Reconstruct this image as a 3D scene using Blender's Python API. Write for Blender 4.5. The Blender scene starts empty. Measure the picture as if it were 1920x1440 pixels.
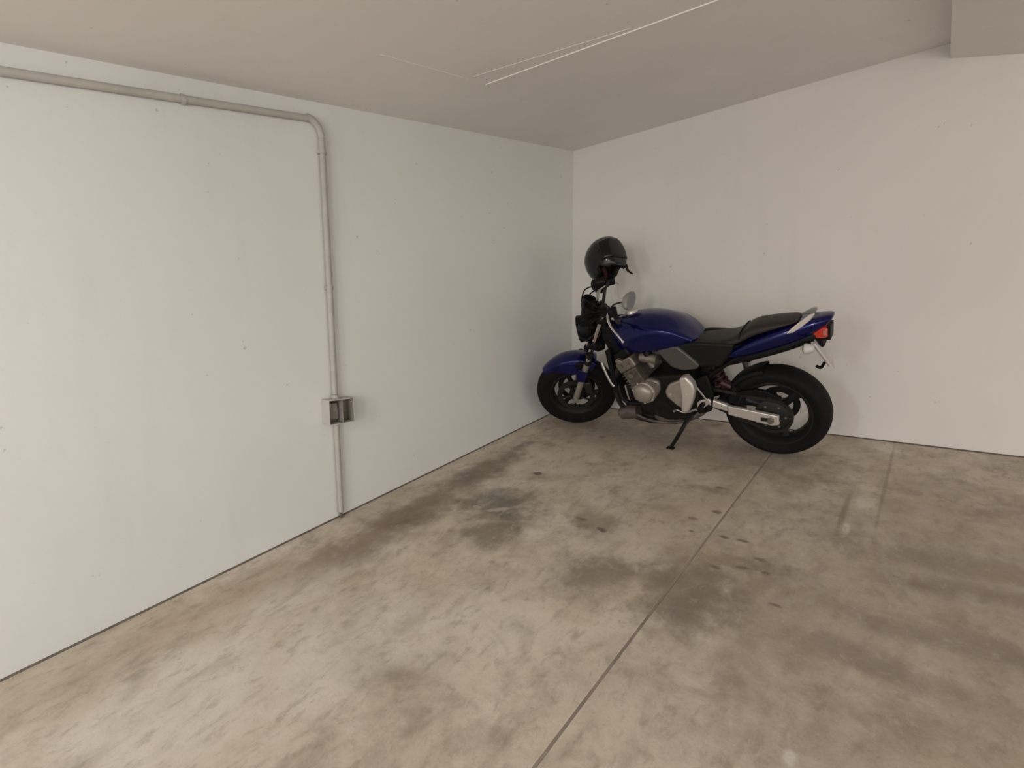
import bpy, bmesh, math, random
from mathutils import Vector, Matrix
random.seed(4)
SC = bpy.context.scene
COL = SC.collection

# ------------------------------------------------------------------ camera
cam_d = bpy.data.cameras.new('camera')
cam = bpy.data.objects.new('camera', cam_d)
COL.objects.link(cam)
SC.camera = cam
cam_d.sensor_width = 36.0
cam_d.lens = 36.0 * 910.0 / 1920.0
cam_d.clip_start = 0.05
R_ = (0.75541502, 0.65520491, -0.00739456)
U_ = (-0.07298669, 0.09535383, 0.99276412)
F_ = (-0.65116902, 0.74940922, -0.11985295)
cam.matrix_world = Matrix(((R_[0], U_[0], -F_[0], 0.0),
                           (R_[1], U_[1], -F_[1], 0.0),
                           (R_[2], U_[2], -F_[2], 1.275),
                           (0, 0, 0, 1)))

# ------------------------------------------------------------------ world and lamps
world = bpy.data.worlds.new('garage_ambience')
SC.world = world
world.use_nodes = True
bg = world.node_tree.nodes['Background']
bg.inputs[0].default_value = (1.0, 0.980, 0.950, 1)
bg.inputs[1].default_value = 1.85

SLOPE = 0.150186                    # the parking deck climbs towards the back wall
XW, YW = -2.4833, 3.6913            # left wall plane, back wall plane
CEIL0 = 2.2157                      # ceiling height at y = 0
Y0, X1 = -4.5, 4.5
fz = lambda y: SLOPE * y
cz = lambda y: CEIL0 + SLOPE * y

def lamp(name, x, y, drop, sx, sy, power, col, aim):
    d = bpy.data.lights.new(name, 'AREA')
    d.shape = 'RECTANGLE'; d.size = sx; d.size_y = sy
    d.energy = power; d.color = col
    o = bpy.data.objects.new(name, d)
    COL.objects.link(o)
    o.location = (x, y, cz(y) - drop)
    v = Vector(aim) - Vector(o.location)
    o.rotation_euler = v.to_track_quat('-Z', 'Y').to_euler()
    return o
lamp('ceiling_tube_lamp', -1.15, -1.6, 0.12, 0.14, 0.9, 25, (0.95, 1.0, 1.0), (-1.2, 1.2, 0.1))
lamp('ceiling_tube_lamp', 0.6, -2.9, 0.12, 0.14, 1.2, 90, (1.0, 0.95, 0.90), (0.3, 3.2, 0.2))

SC.view_settings.view_transform = 'Standard'
SC.view_settings.look = 'None'
SC.view_settings.exposure = 0.0
SC.view_settings.gamma = 1.0
SC.view_settings.use_curve_mapping = False

# ------------------------------------------------------------------ materials
def mat(name, col, rough=0.5, metal=0.0, coat=0.0, spec=0.5, bump=0.0, bscale=40.0, vary=0.0, vscale=8.0):
    m = bpy.data.materials.new(name)
    m.use_nodes = True
    nt = m.node_tree
    b = nt.nodes['Principled BSDF']
    b.inputs['Base Color'].default_value = (*col, 1)
    b.inputs['Roughness'].default_value = rough
    b.inputs['Metallic'].default_value = metal
    b.inputs['Coat Weight'].default_value = coat
    b.inputs['Coat Roughness'].default_value = 0.06
    b.inputs['Specular IOR Level'].default_value = spec
    tc = nt.nodes.new('ShaderNodeTexCoord')
    if vary:
        n = nt.nodes.new('ShaderNodeTexNoise')
        n.inputs['Scale'].default_value = vscale
        n.inputs['Detail'].default_value = 5
        nt.links.new(tc.outputs['Object'], n.inputs['Vector'])
        r = nt.nodes.new('ShaderNodeValToRGB')
        r.color_ramp.elements[0].position = 0.3
        r.color_ramp.elements[1].position = 0.7
        r.color_ramp.elements[0].color = (*[c * (1 - vary) for c in col], 1)
        r.color_ramp.elements[1].color = (*[min(1, c * (1 + vary)) for c in col], 1)
        nt.links.new(n.outputs['Fac'], r.inputs['Fac'])
        nt.links.new(r.outputs['Color'], b.inputs['Base Color'])
    if bump:
        n = nt.nodes.new('ShaderNodeTexNoise')
        n.inputs['Scale'].default_value = bscale
        n.inputs['Detail'].default_value = 4
        nt.links.new(tc.outputs['Object'], n.inputs['Vector'])
        bp = nt.nodes.new('ShaderNodeBump')
        bp.inputs['Strength'].default_value = bump
        bp.inputs['Distance'].default_value = 0.01
        nt.links.new(n.outputs['Fac'], bp.inputs['Height'])
        nt.links.new(bp.outputs['Normal'], b.inputs['Normal'])
    return m

class NT:
    """small helper for longer node chains"""
    def __init__(s, name, rough=0.9):
        s.m = bpy.data.materials.new(name); s.m.use_nodes = True
        s.t = s.m.node_tree; s.b = s.t.nodes['Principled BSDF']
        s.b.inputs['Roughness'].default_value = rough
        s.tc = s.t.nodes.new('ShaderNodeTexCoord')
        s.co = s.tc.outputs['Object']
    def lk(s, a, b): s.t.links.new(a, b)
    def mapping(s, scale=(1, 1, 1), loc=(0, 0, 0), rot=(0, 0, 0)):
        n = s.t.nodes.new('ShaderNodeMapping')
        n.inputs['Scale'].default_value = scale
        n.inputs['Location'].default_value = loc
        n.inputs['Rotation'].default_value = rot
        s.lk(s.co, n.inputs['Vector']); return n.outputs[0]
    def noise(s, scale, detail=6, rough=0.55, vec=None, dist=0.0):
        n = s.t.nodes.new('ShaderNodeTexNoise')
        n.inputs['Scale'].default_value = scale
        n.inputs['Detail'].default_value = detail
        n.inputs['Roughness'].default_value = rough
        n.inputs['Distortion'].default_value = dist
        s.lk(vec if vec is not None else s.co, n.inputs['Vector'])
        return n.outputs['Fac']
    def ramp(s, v, a, b, c0=0.0, c1=1.0):
        n = s.t.nodes.new('ShaderNodeMapRange'); n.interpolation_type = 'SMOOTHSTEP'
        for k, x in zip(('From Min', 'From Max', 'To Min', 'To Max'), (a, b, c0, c1)): n.inputs[k].default_value = x
        s.lk(v, n.inputs['Value']); return n.outputs[0]
    def math(s, op, a, b=0.0, clamp=False):
        n = s.t.nodes.new('ShaderNodeMath'); n.operation = op; n.use_clamp = clamp
        for i, x in enumerate((a, b)):
            if isinstance(x, (int, float)): n.inputs[i].default_value = x
            else: s.lk(x, n.inputs[i])
        return n.outputs[0]
    def mix(s, fac, a, b):
        n = s.t.nodes.new('ShaderNodeMix'); n.data_type = 'RGBA'
        for idx, x in ((0, fac), (6, a), (7, b)):
            if isinstance(x, tuple): n.inputs[idx].default_value = (*x, 1)
            elif isinstance(x, (int, float)): n.inputs[idx].default_value = x
            else: s.lk(x, n.inputs[idx])
        return n.outputs[2]
    def blob(s, x, y, rx, ry, rot, warp, soft=0.45):
        """soft elliptical stain and shade mask on the floor plane, edge broken up by the warp noise"""
        n = s.t.nodes.new('ShaderNodeMapping'); n.vector_type = 'TEXTURE'
        n.inputs['Location'].default_value = (x, y, 0)
        n.inputs['Rotation'].default_value = (0, 0, math.radians(rot))
        n.inputs['Scale'].default_value = (rx, ry, 1000)
        s.lk(s.co, n.inputs['Vector'])
        l = s.t.nodes.new('ShaderNodeVectorMath'); l.operation = 'LENGTH'
        s.lk(n.outputs[0], l.inputs[0])
        d = s.math('ADD', l.outputs['Value'], warp)
        return s.ramp(d, 1.0 + soft, 1.0 - soft)
    def bump(s, v, strength, dist=0.01):
        n = s.t.nodes.new('ShaderNodeBump')
        n.inputs['Strength'].default_value = strength; n.inputs['Distance'].default_value = dist
        s.lk(v, n.inputs['Height']); s.lk(n.outputs[0], s.b.inputs['Normal'])

def plaster(name, col, dirt, specks=True):
    k = NT(name, 0.88)
    big = k.noise(0.9, 4, 0.5)
    drip = k.noise(1.0, 5, 0.6, k.mapping((5.0, 5.0, 0.7)))
    c = k.mix(k.ramp(big, 0.35, 0.75), col, tuple(x * 0.93 for x in col))
    c = k.mix(k.ramp(drip, 0.55, 0.8, 0, 0.35), c, dirt)
    fine = k.noise(14, 6, 0.65)
    c = k.mix(k.ramp(fine, 0.62, 0.8, 0, 0.3), c, dirt)
    if specks:
        sp = k.noise(30, 2, 0.5)
        c = k.mix(k.ramp(sp, 0.76, 0.79, 0, 0.45), c, tuple(x * 0.35 for x in col))
    k.lk(c, k.b.inputs['Base Color'])
    h = k.math('ADD', k.noise(60, 4, 0.6), k.math('MULTIPLY', k.noise(6, 3), 2.0))
    k.bump(h, 0.08, 0.004)
    return k.m

M_wall = plaster('white_painted_wall', (0.675, 0.672, 0.648), (0.565, 0.55, 0.525))
M_wallb = plaster('white_painted_back_wall', (0.73, 0.69, 0.65), (0.62, 0.575, 0.535))
M_ceil = plaster('painted_concrete_ceiling', (0.78, 0.752, 0.722), (0.67, 0.635, 0.60))

# concrete floor with the stains, tyre marks and worn paint of this deck, plus painted shade and brightness
def concrete():
    k = NT('stained_concrete', 0.8)
    light, mid, dark = (0.665, 0.582, 0.482), (0.54, 0.462, 0.370), (0.265, 0.213, 0.163)
    n1 = k.noise(1.1, 8, 0.62, dist=0.5)
    n2 = k.noise(3.4, 10, 0.62, k.mapping((1.0, 1.25, 1.0)), dist=0.45)
    n3 = k.noise(17, 8, 0.7)
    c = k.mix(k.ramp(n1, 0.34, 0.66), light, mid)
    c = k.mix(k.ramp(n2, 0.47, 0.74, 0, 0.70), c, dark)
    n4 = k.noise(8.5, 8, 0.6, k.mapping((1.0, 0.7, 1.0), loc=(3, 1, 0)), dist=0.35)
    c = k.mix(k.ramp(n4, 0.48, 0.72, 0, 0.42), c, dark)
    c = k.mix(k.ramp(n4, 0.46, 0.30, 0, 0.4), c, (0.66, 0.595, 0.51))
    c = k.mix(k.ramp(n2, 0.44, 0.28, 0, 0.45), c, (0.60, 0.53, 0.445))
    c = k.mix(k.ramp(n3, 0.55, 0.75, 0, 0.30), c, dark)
    warp = k.math('MULTIPLY', k.math('SUBTRACT', k.noise(7, 7, 0.65), 0.5), 2.6)
    warps = k.math('MULTIPLY', k.math('SUBTRACT', k.noise(26, 5, 0.6), 0.5), 1.8)
    # broad darker traffic area on the right-hand bay
    def st(fac_list, col, amt, w, soft=0.45):
        nonlocal c
        tot = None
        for a in fac_list:
            b = k.blob(*a, w, soft)
            tot = b if tot is None else k.math('MAXIMUM', tot, b)
        c = k.mix(k.math('MULTIPLY', tot, amt), c, col)
    st([(0.25, 2.1, 0.75, 1.3, 0), (-0.30, 1.85, 0.40, 0.45, 0)], (0.27, 0.215, 0.165), 0.55, warp, 0.7)
    st([(0.20, 2.43, 0.30, 0.07, 8), (0.16, 2.25, 0.30, 0.05, 12), (0.1, 1.95, 0.25, 0.06, 5), (-0.05, 1.72, 0.22, 0.06, 0)], (0.18, 0.138, 0.105), 0.45, warp, 0.6)
    st([(-2.12, 1.52, 0.15, 0.52, 0), (-2.18, 2.15, 0.12, 0.45, 2)], (0.13, 0.096, 0.076), 0.85, warp, 0.75)
    st([(-1.76, 1.90, 0.21, 0.17, 30), (-1.60, 1.66, 0.14, 0.12, 0)], (0.10, 0.092, 0.080), 0.82, warp, 0.55)
    st([(-1.24, 2.03, 0.17, 0.10, -20)], (0.16, 0.13, 0.11), 0.60, warp, 0.5)
    st([(-0.98, 1.65, 0.15, 0.14, 20), (-0.66, 1.75, 0.18, 0.19, 0)], (0.15, 0.118, 0.10), 0.75, warp, 0.6)
    st([(-0.55, 2.02, 0.20, 0.05, 12), (-0.85, 2.60, 0.10, 0.03, 0)], (0.16, 0.125, 0.095), 0.6, warps, 0.6)
    st([(-1.822, 2.335, 0.032, 0.020, 10), (-1.147, 1.967, 0.026, 0.018, 0), (-0.748, 2.384, 0.022, 0.016, 0)], (0.05, 0.035, 0.028), 0.85, warps, 0.5)
    st([(-0.819, 2.273, 0.019, 0.014, 0), (-0.784, 2.161, 0.015, 0.011, 0), (-0.648, 2.183, 0.018, 0.011, 0),
        (-0.566, 2.192, 0.025, 0.010, 0), (-0.475, 2.087, 0.018, 0.012, 0), (-0.816, 2.642, 0.030, 0.014, 0), (-1.284, 2.004, 0.030, 0.014, 0),
        (-0.52, 2.00, 0.022, 0.010, 20), (-0.44, 2.01, 0.016, 0.009, 0), (-0.61, 1.95, 0.02, 0.010, 0), (-0.36, 1.84, 0.018, 0.008, 0),
        (-1.786, 3.064, 0.022, 0.02, 0)], (0.07, 0.052, 0.042), 0.70, warps, 0.6)
    st([(-1.55, 3.2, 0.75, 0.30, 0), (-0.75, 3.1, 0.45, 0.25, 0)], (0.17, 0.135, 0.10), 0.45, warp, 0.6)  # contact shade under the motorcycle, painted into the floor colour
    # rusty drip along the left wall
    st([(-2.20, 0.75, 0.16, 0.6, 0)], (0.36, 0.25, 0.165), 0.5, warp, 0.6)
    # pale patches: near-left dust with brightness painted in, worn parking line paint
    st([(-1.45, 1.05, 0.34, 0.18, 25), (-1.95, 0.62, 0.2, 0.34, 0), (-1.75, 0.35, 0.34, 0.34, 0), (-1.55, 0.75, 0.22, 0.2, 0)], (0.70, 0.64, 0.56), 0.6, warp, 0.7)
    st([(-1.73, 1.865, 0.055, 0.018, 40), (-1.85, 1.83, 0.03, 0.012, 0)], (0.50, 0.42, 0.36), 0.85, warps, 0.4)
    st([(-0.165, 3.56, 0.055, 0.07, 0), (-0.19, 2.80, 0.050, 0.085, 0), (-0.20, 2.97, 0.035, 0.05, 0), (-0.235, 2.50, 0.012, 0.06, 0)], (0.72, 0.65, 0.57), 0.70, warps, 0.5)
    st([(-0.20, 1.28, 0.014, 0.022, 0)], (0.66, 0.62, 0.56), 0.75, warps, 0.5)
    st([(-0.135, 3.1, 0.008, 0.5, 0), (-0.262, 2.65, 0.012, 0.20, 0)], (0.15, 0.12, 0.09), 0.5, warps, 0.6)
    n5 = k.noise(24, 8, 0.68, k.mapping((1.0, 0.55, 1.0)), dist=0.3)
    n6 = k.noise(5.5, 9, 0.66, k.mapping((1.3, 0.8, 1.0), loc=(7, 2, 0)), dist=0.5)
    c = k.mix(k.ramp(n6, 0.50, 0.70, 0, 0.42), c, dark)
    c = k.mix(k.ramp(n6, 0.46, 0.30, 0, 0.30), c, (0.60, 0.53, 0.44))
    n7 = k.noise(1.7, 6, 0.6, k.mapping((1.0, 1.0, 1.0), loc=(11, 5, 0)), dist=0.6)
    c = k.mix(k.ramp(n7, 0.45, 0.65, 0, 0.30), c, (0.47, 0.375, 0.255))
    c = k.mix(k.ramp(n5, 0.50, 0.70, 0, 0.50), c, dark)
    c = k.mix(k.ramp(n5, 0.45, 0.30, 0, 0.28), c, (0.62, 0.55, 0.46))
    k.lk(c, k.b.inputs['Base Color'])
    k.lk(k.ramp(n2, 0.3, 0.7, 0.62, 0.88), k.b.inputs['Roughness'])
    h = k.math('ADD', n3, k.math('MULTIPLY', k.noise(90, 4, 0.6), 0.5))
    k.bump(h, 0.25, 0.006)
    return k.m
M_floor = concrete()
M_joint = mat('dark_joint_filler', (0.27, 0.225, 0.19), 0.95, vary=0.35, vscale=5)
M_pipe = mat('grey_painted_conduit', (0.42, 0.395, 0.365), 0.55, vary=0.08)
M_clip = mat('conduit_clip_plastic', (0.30, 0.275, 0.25), 0.6)
M_boxp = mat('junction_box_plastic', (0.47, 0.45, 0.415), 0.5, vary=0.06)
M_boxin = mat('junction_box_inside_shade', (0.20, 0.175, 0.145), 0.7, vary=0.2, vscale=30)  # shade inside the open box, painted into its colour
M_boxmid = mat('junction_box_inner_shade', (0.27, 0.245, 0.22), 0.6, vary=0.1)  # weaker shade on the inner faces, painted into the colour
M_gap = mat('wall_foot_gap', (0.12, 0.10, 0.08), 0.95, vary=0.3, vscale=20)

M_blue = mat('candy_blue_paint', (0.003, 0.0046, 0.072), 0.26, metal=0.5, spec=0.2, coat=0.45)
M_rub = mat('tyre_rubber', (0.009, 0.008, 0.008), 0.7, spec=0.10, bump=0.1, bscale=120)
M_blk = mat('black_plastic', (0.007, 0.007, 0.007), 0.5, spec=0.12)
M_gblk = mat('gloss_black', (0.006, 0.006, 0.007), 0.2, spec=0.2)
M_rim = mat('dark_cast_wheel', (0.014, 0.013, 0.013), 0.45, spec=0.2)
M_seat = mat('seat_vinyl', (0.026, 0.021, 0.019), 0.5, spec=0.25, bump=0.15, bscale=200)
M_alu = mat('brushed_aluminium', (0.62, 0.57, 0.53), 0.38, metal=0.55, vary=0.05)
M_cast = mat('cast_engine_alloy', (0.21, 0.18, 0.155), 0.45, metal=0.65, vary=0.2, vscale=25)
M_cyl = mat('dirty_engine_alloy', (0.125, 0.100, 0.085), 0.55, metal=0.5, vary=0.3, vscale=30)
M_chr = mat('chrome', (0.62, 0.60, 0.57), 0.14, metal=1.0)
M_fork = mat('fork_alloy', (0.42, 0.39, 0.35), 0.35, metal=0.8)
M_dmet = mat('dark_steel', (0.035, 0.032, 0.030), 0.45, metal=0.6, spec=0.25)
M_grey = mat('grey_frame_paint', (0.085, 0.075, 0.072), 0.42, metal=0.3, spec=0.3)
M_dgrey = mat('dark_side_panel', (0.008, 0.0075, 0.007), 0.5, spec=0.2)
M_red = mat('tail_lens_red', (0.50, 0.028, 0.012), 0.2, coat=0.5)
M_amb = mat('amber_lens', (0.35, 0.10, 0.015), 0.25, coat=0.5)
M_lensr = mat('pinkish_lens', (0.36, 0.16, 0.13), 0.3, coat=0.3)
M_castl = mat('pale_cast_cover', (0.33, 0.29, 0.25), 0.42, metal=0.5, vary=0.1, vscale=25)
M_clr = mat('pale_lens', (0.36, 0.32, 0.29), 0.3, coat=0.3)
M_spr = mat('dark_red_spring', (0.045, 0.010, 0.010), 0.5)
M_case = mat('dark_crankcase', (0.014, 0.0115, 0.010), 0.55, metal=0.3, spec=0.15, vary=0.3, vscale=25)
M_glass = mat('mirror_glass', (0.25, 0.25, 0.26), 0.05, metal=1.0)
M_lens = mat('headlight_glass', (0.20, 0.20, 0.20), 0.08, metal=0.3, coat=1.0)
M_plate = mat('white_number_plate', (0.52, 0.49, 0.46), 0.45, vary=0.08)
M_helm = mat('helmet_shell_black', (0.007, 0.008, 0.008), 0.18, spec=0.2, coat=0.35)
M_visor = mat('smoked_visor', (0.004, 0.004, 0.005), 0.12, spec=0.25, coat=0.2)
M_lin = mat('helmet_lining', (0.012, 0.013, 0.013), 0.95)
M_strap = mat('dark_red_strap', (0.028, 0.008, 0.008), 0.85, spec=0.1)
M_mirsh = mat('silver_mirror_shell', (0.40, 0.375, 0.355), 0.22, metal=0.75)

# ------------------------------------------------------------------ mesh helpers
def link(name, bm, m, parent=None, smooth=True, bevel=0.0, subsurf=0, xf=None, seg=2):
    if xf is not None: bmesh.ops.transform(bm, matrix=xf, verts=bm.verts)
    bmesh.ops.recalc_face_normals(bm, faces=bm.faces)
    me = bpy.data.meshes.new(name); bm.to_mesh(me); bm.free()
    me.materials.append(m)
    o = bpy.data.objects.new(name, me); COL.objects.link(o)
    if parent is not None: o.parent = parent
    if bevel:
        b = o.modifiers.new('bevel', 'BEVEL'); b.width = bevel; b.segments = seg; b.limit_method = 'ANGLE'; b.angle_limit = 0.6
    if subsurf:
        s = o.modifiers.new('subdivision', 'SUBSURF'); s.levels = subsurf; s.render_levels = subsurf
    if smooth:
        for p in me.polygons: p.use_smooth = True
        if not subsurf: me.set_sharp_from_angle(angle=0.7)
    return o

def add_box(bm, lo, hi):
    vs = [bm.verts.new((x, y, z)) for x in (lo[0], hi[0]) for y in (lo[1], hi[1]) for z in (lo[2], hi[2])]
    for f in ((0, 1, 3, 2), (4, 6, 7, 5), (0, 4, 5, 1), (2, 3, 7, 6), (0, 2, 6, 4), (1, 5, 7, 3)):
        bm.faces.new([vs[i] for i in f])
    return bm

def add_hex(bm, lower, upper):
    """lower / upper: four corner points each, same order"""
    a = [bm.verts.new(p) for p in lower]; b = [bm.verts.new(p) for p in upper]
    bm.faces.new(a[::-1]); bm.faces.new(b)
    for i in range(4): bm.faces.new((a[i], a[(i + 1) % 4], b[(i + 1) % 4], b[i]))
    return bm

def add_prism(bm, poly, y0, y1):
    """polygon in the XZ plane pushed along Y"""
    a = [bm.verts.new((p[0], y0, p[1])) for p in poly]; b = [bm.verts.new((p[0], y1, p[1])) for p in poly]
    bm.faces.new(a); bm.faces.new(b[::-1])
    n = len(poly)
    for i in range(n): bm.faces.new((a[i], b[i], b[(i + 1) % n], a[(i + 1) % n]))
    return bm

def smooth_path(pts, sub=6):
    P = [Vector(p) for p in pts]
    if len(P) < 3 or sub < 2: return P
    out = []
    for i in range(len(P) - 1):
        p0 = P[max(i - 1, 0)]; p1 = P[i]; p2 = P[i + 1]; p3 = P[min(i + 2, len(P) - 1)]
        for j in range(sub):
            t = j / sub
            out.append(0.5 * ((2 * p1) + (p2 - p0) * t + (2 * p0 - 5 * p1 + 4 * p2 - p3) * t * t + (3 * p1 - p0 - 3 * p2 + p3) * t ** 3))
    out.append(P[-1]); return out

def add_tube(bm, pts, rad, n=12, sub=1, flat=1.0, cap=True):
    P = smooth_path(pts, sub)
    N = len(P)
    rr = rad if isinstance(rad, (list, tuple)) else [rad]
    prev = None; up = None
    first = None
    for i, p in enumerate(P):
        t = (P[min(i + 1, N - 1)] - P[max(i - 1, 0)]).normalized()
        if up is None:
            up = t.orthogonal().normalized()
        up = (up - t * up.dot(t)).normalized()
        sd = t.cross(up)
        u = i / max(N - 1, 1) * (len(rr) - 1)
        k = min(int(u), len(rr) - 2) if len(rr) > 1 else 0
        r = rr[0] if len(rr) == 1 else rr[k] + (rr[k + 1] - rr[k]) * (u - k)
        ring = [bm.verts.new(p + (up * math.cos(2 * math.pi * j / n) + sd * math.sin(2 * math.pi * j / n) * flat) * r) for j in range(n)]
        if prev:
            for j in range(n): bm.faces.new((prev[j], prev[(j + 1) % n], ring[(j + 1) % n], ring[j]))
        else: first = ring
        prev = ring
    if cap:
        bm.faces.new(first[::-1]); bm.faces.new(prev)
    return bm

def add_lathe(bm, prof, c, axis='Y', n=48, closed=False, a0=0.0, a1=None):
    """profile (r, h) turned about an axis through c"""
    full = a1 is None
    steps = n if full else n + 1
    rings = []
    for i in range(steps):
        a = 2 * math.pi * i / n if full else a0 + (a1 - a0) * i / n
        ring = []
        for r, h in prof:
            if axis == 'Y': v = (c[0] + r * math.cos(a), c[1] + h, c[2] + r * math.sin(a))
            elif axis == 'X': v = (c[0] + h, c[1] + r * math.cos(a), c[2] + r * math.sin(a))
            else: v = (c[0] + r * math.cos(a), c[1] + r * math.sin(a), c[2] + h)
            ring.append(bm.verts.new(v))
        rings.append(ring)
    m = len(prof)
    for i in range(steps if full else steps - 1):
        A, B = rings[i], rings[(i + 1) % steps]
        for j in range(m if closed else m - 1):
            bm.faces.new((A[j], A[(j + 1) % m], B[(j + 1) % m], B[j]))
    if not full and closed:
        bm.faces.new(rings[0]); bm.faces.new(rings[-1][::-1])
    bmesh.ops.remove_doubles(bm, verts=bm.verts, dist=1e-5)
    return bm

def add_loft(bm, rings):
    R = [[bm.verts.new(p) for p in r] for r in rings]
    n = len(R[0])
    for A, B in zip(R[:-1], R[1:]):
        for j in range(n): bm.faces.new((A[j], A[(j + 1) % n], B[(j + 1) % n], B[j]))
    bm.faces.new(R[0][::-1]); bm.faces.new(R[-1])
    return bm

def tag(o, label=None, cat=None, kind=None, group=None):
    if label: o['label'] = label
    if cat: o['category'] = cat
    if kind: o['kind'] = kind
    if group: o['group'] = group
    return o
NB = bmesh.new

# ------------------------------------------------------------------ the room
T = 0.2
def slab_points(x0, x1, y0, y1, zf, th):
    lo = [(x0, y0, zf(y0) - th), (x1, y0, zf(y0) - th), (x1, y1, zf(y1) - th), (x0, y1, zf(y1) - th)]
    hi = [(x0, y0, zf(y0)), (x1, y0, zf(y0)), (x1, y1, zf(y1)), (x0, y1, zf(y1))]
    return lo, hi
JX = -0.7065
floor = link('floor', add_hex(NB(), *slab_points(XW - T, X1, Y0, YW + T, lambda y: fz(y) - 0.02, 0.2)), M_joint, smooth=False)
tag(floor, 'stained beige concrete deck floor with a straight sawn joint', kind='structure')
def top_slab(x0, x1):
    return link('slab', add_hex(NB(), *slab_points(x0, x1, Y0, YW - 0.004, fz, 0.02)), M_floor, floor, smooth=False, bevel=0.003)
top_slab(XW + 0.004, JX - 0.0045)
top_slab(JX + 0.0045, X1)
# the joint is packed with dirt almost to the brim
link('joint_filler', add_hex(NB(), *slab_points(JX - 0.0045, JX + 0.0045, Y0, YW - 0.004, lambda y: fz(y) - 0.0015, 0.016)), M_joint, floor, smooth=False)

wl = link('wall_left', add_box(NB(), (XW - T, Y0, fz(Y0) - 0.3), (XW, YW + T, cz(YW) + 0.4)), M_wall, smooth=False)
tag(wl, 'white painted left wall carrying the conduit and switch box', kind='structure')
wb = link('wall_back', add_box(NB(), (XW, YW, fz(YW) - 0.3), (X1, YW + T, cz(YW) + 0.4)), M_wallb, smooth=False)
tag(wb, 'off-white painted back wall behind the motorcycle', kind='structure')
ce = link('ceiling', add_hex(NB(), *slab_points(XW, X1, Y0, YW, lambda y: cz(y) + 0.2, 0.2)), M_ceil, smooth=False)
tag(ce, 'pale painted concrete ceiling sloping with the deck', kind='structure')

# raised formwork seams left in the ceiling concrete
def ridge(pts, w, d):
    bm = NB(); P = [Vector((x, y, cz(y))) for x, y in pts]
    t = (P[-1] - P[0]).normalized(); s = t.cross(Vector((0, 0, 1))).normalized() * w
    dn = Vector((0, 0, -d))
    lo = [P[0] - s * 0.4 + dn, P[0] + s * 0.4 + dn, P[-1] + s * 0.4 + dn, P[-1] - s * 0.4 + dn]
    hi = [P[0] - s, P[0] + s, P[-1] + s, P[-1] - s]
    add_hex(bm, lo, hi)
    return link('formwork_seam', bm, M_ceil, ce, smooth=False)
ridge([(-1.836, 1.926), (-0.60, 2.104)], 0.0045, 0.004)
ridge([(-1.80, 1.80), (-1.069, 2.006)], 0.004, 0.0015)
ridge([(-1.850, 1.30), (-1.838, 1.80)], 0.004, 0.0012)
# shallow downstand running out from the back wall at the right
bm = NB()
pr = [(-0.047, 0.25), (-0.047, -0.078), (0.236, -0.150), (1.6, -0.30), (1.6, 0.25)]
a = [bm.verts.new((x, YW, cz(YW) + z)) for x, z in pr]
b = [bm.verts.new((x, Y0, cz(Y0) + z)) for x, z in pr]
bm.faces.new(a); bm.faces.new(b[::-1])
for i in range(5): bm.faces.new((a[i], b[i], b[(i + 1) % 5], a[(i + 1) % 5]))
be = link('trim_1', bm, M_ceil, smooth=False)
tag(be, 'concrete downstand beam at the top right of the back wall', kind='structure')
# dirt packed into the foot of the walls
bm = NB()
add_hex(bm, [(XW, Y0, fz(Y0)), (XW + 0.008, Y0, fz(Y0)), (XW + 0.008, YW, fz(YW)), (XW, YW, fz(YW))],
        [(XW, Y0, fz(Y0) + 0.007), (XW + 0.002, Y0, fz(Y0) + 0.007), (XW + 0.002, YW, fz(YW) + 0.007), (XW, YW, fz(YW) + 0.007)])
tag(link('trim_2', bm, M_gap, smooth=False), 'dark dirt seam along the foot of the left wall', kind='structure')
bm = NB()
add_hex(bm, [(XW, YW - 0.008, fz(YW)), (X1, YW - 0.008, fz(YW)), (X1, YW, fz(YW)), (XW, YW, fz(YW))],
        [(XW, YW - 0.002, fz(YW) + 0.006), (X1, YW - 0.002, fz(YW) + 0.006), (X1, YW, fz(YW) + 0.006), (XW, YW, fz(YW) + 0.006)])
tag(link('trim_3', bm, M_gap, smooth=False), 'thin dirt seam along the foot of the back wall', kind='structure')

# ------------------------------------------------------------------ conduit and switch box
CX, CY, CR = XW + 0.0205, 1.353, 0.0155
pz = lambda y: 2.1145 + 0.158 * y                # pipe height along the wall
con = bpy.data.objects.new('electrical_conduit', None); COL.objects.link(con)
con.location = (CX, CY, fz(CY))
tag(con, 'grey round conduit pipe running along the left wall and down to the floor', 'pipe')
con_inv = Matrix.Translation(-Vector(con.location))
link('horizontal_pipe', add_tube(NB(), [(CX, -3.0, pz(-3.0)), (CX, CY - 0.075, pz(CY - 0.075))], CR, 16), M_pipe, con, xf=con_inv)
zt = pz(CY - 0.075)
arc = []
for i in range(11):
    a = math.pi / 2 * i / 10
    arc.append((CX, CY - 0.075 + 0.075 * math.sin(a), zt + 0.006 - 0.085 + 0.085 * math.cos(a)))
link('elbow', add_tube(NB(), arc, CR * 1.12, 16), M_pipe, con, xf=con_inv)
link('vertical_pipe', add_tube(NB(), [(CX, CY, zt - 0.07), (CX, CY, 0.906)], CR, 16), M_pipe, con, xf=con_inv)
link('lower_pipe', add_tube(NB(), [(CX, CY, 0.734), (CX, CY, fz(CY) + 0.035)], CR * 0.95, 16), M_pipe, con, xf=con_inv)
link('cable_end', add_tube(NB(), [(CX, CY, fz(CY) + 0.05), (CX + 0.002, CY - 0.002, fz(CY) + 0.002)], 0.008, 10), M_gap, con, xf=con_inv)
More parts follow.
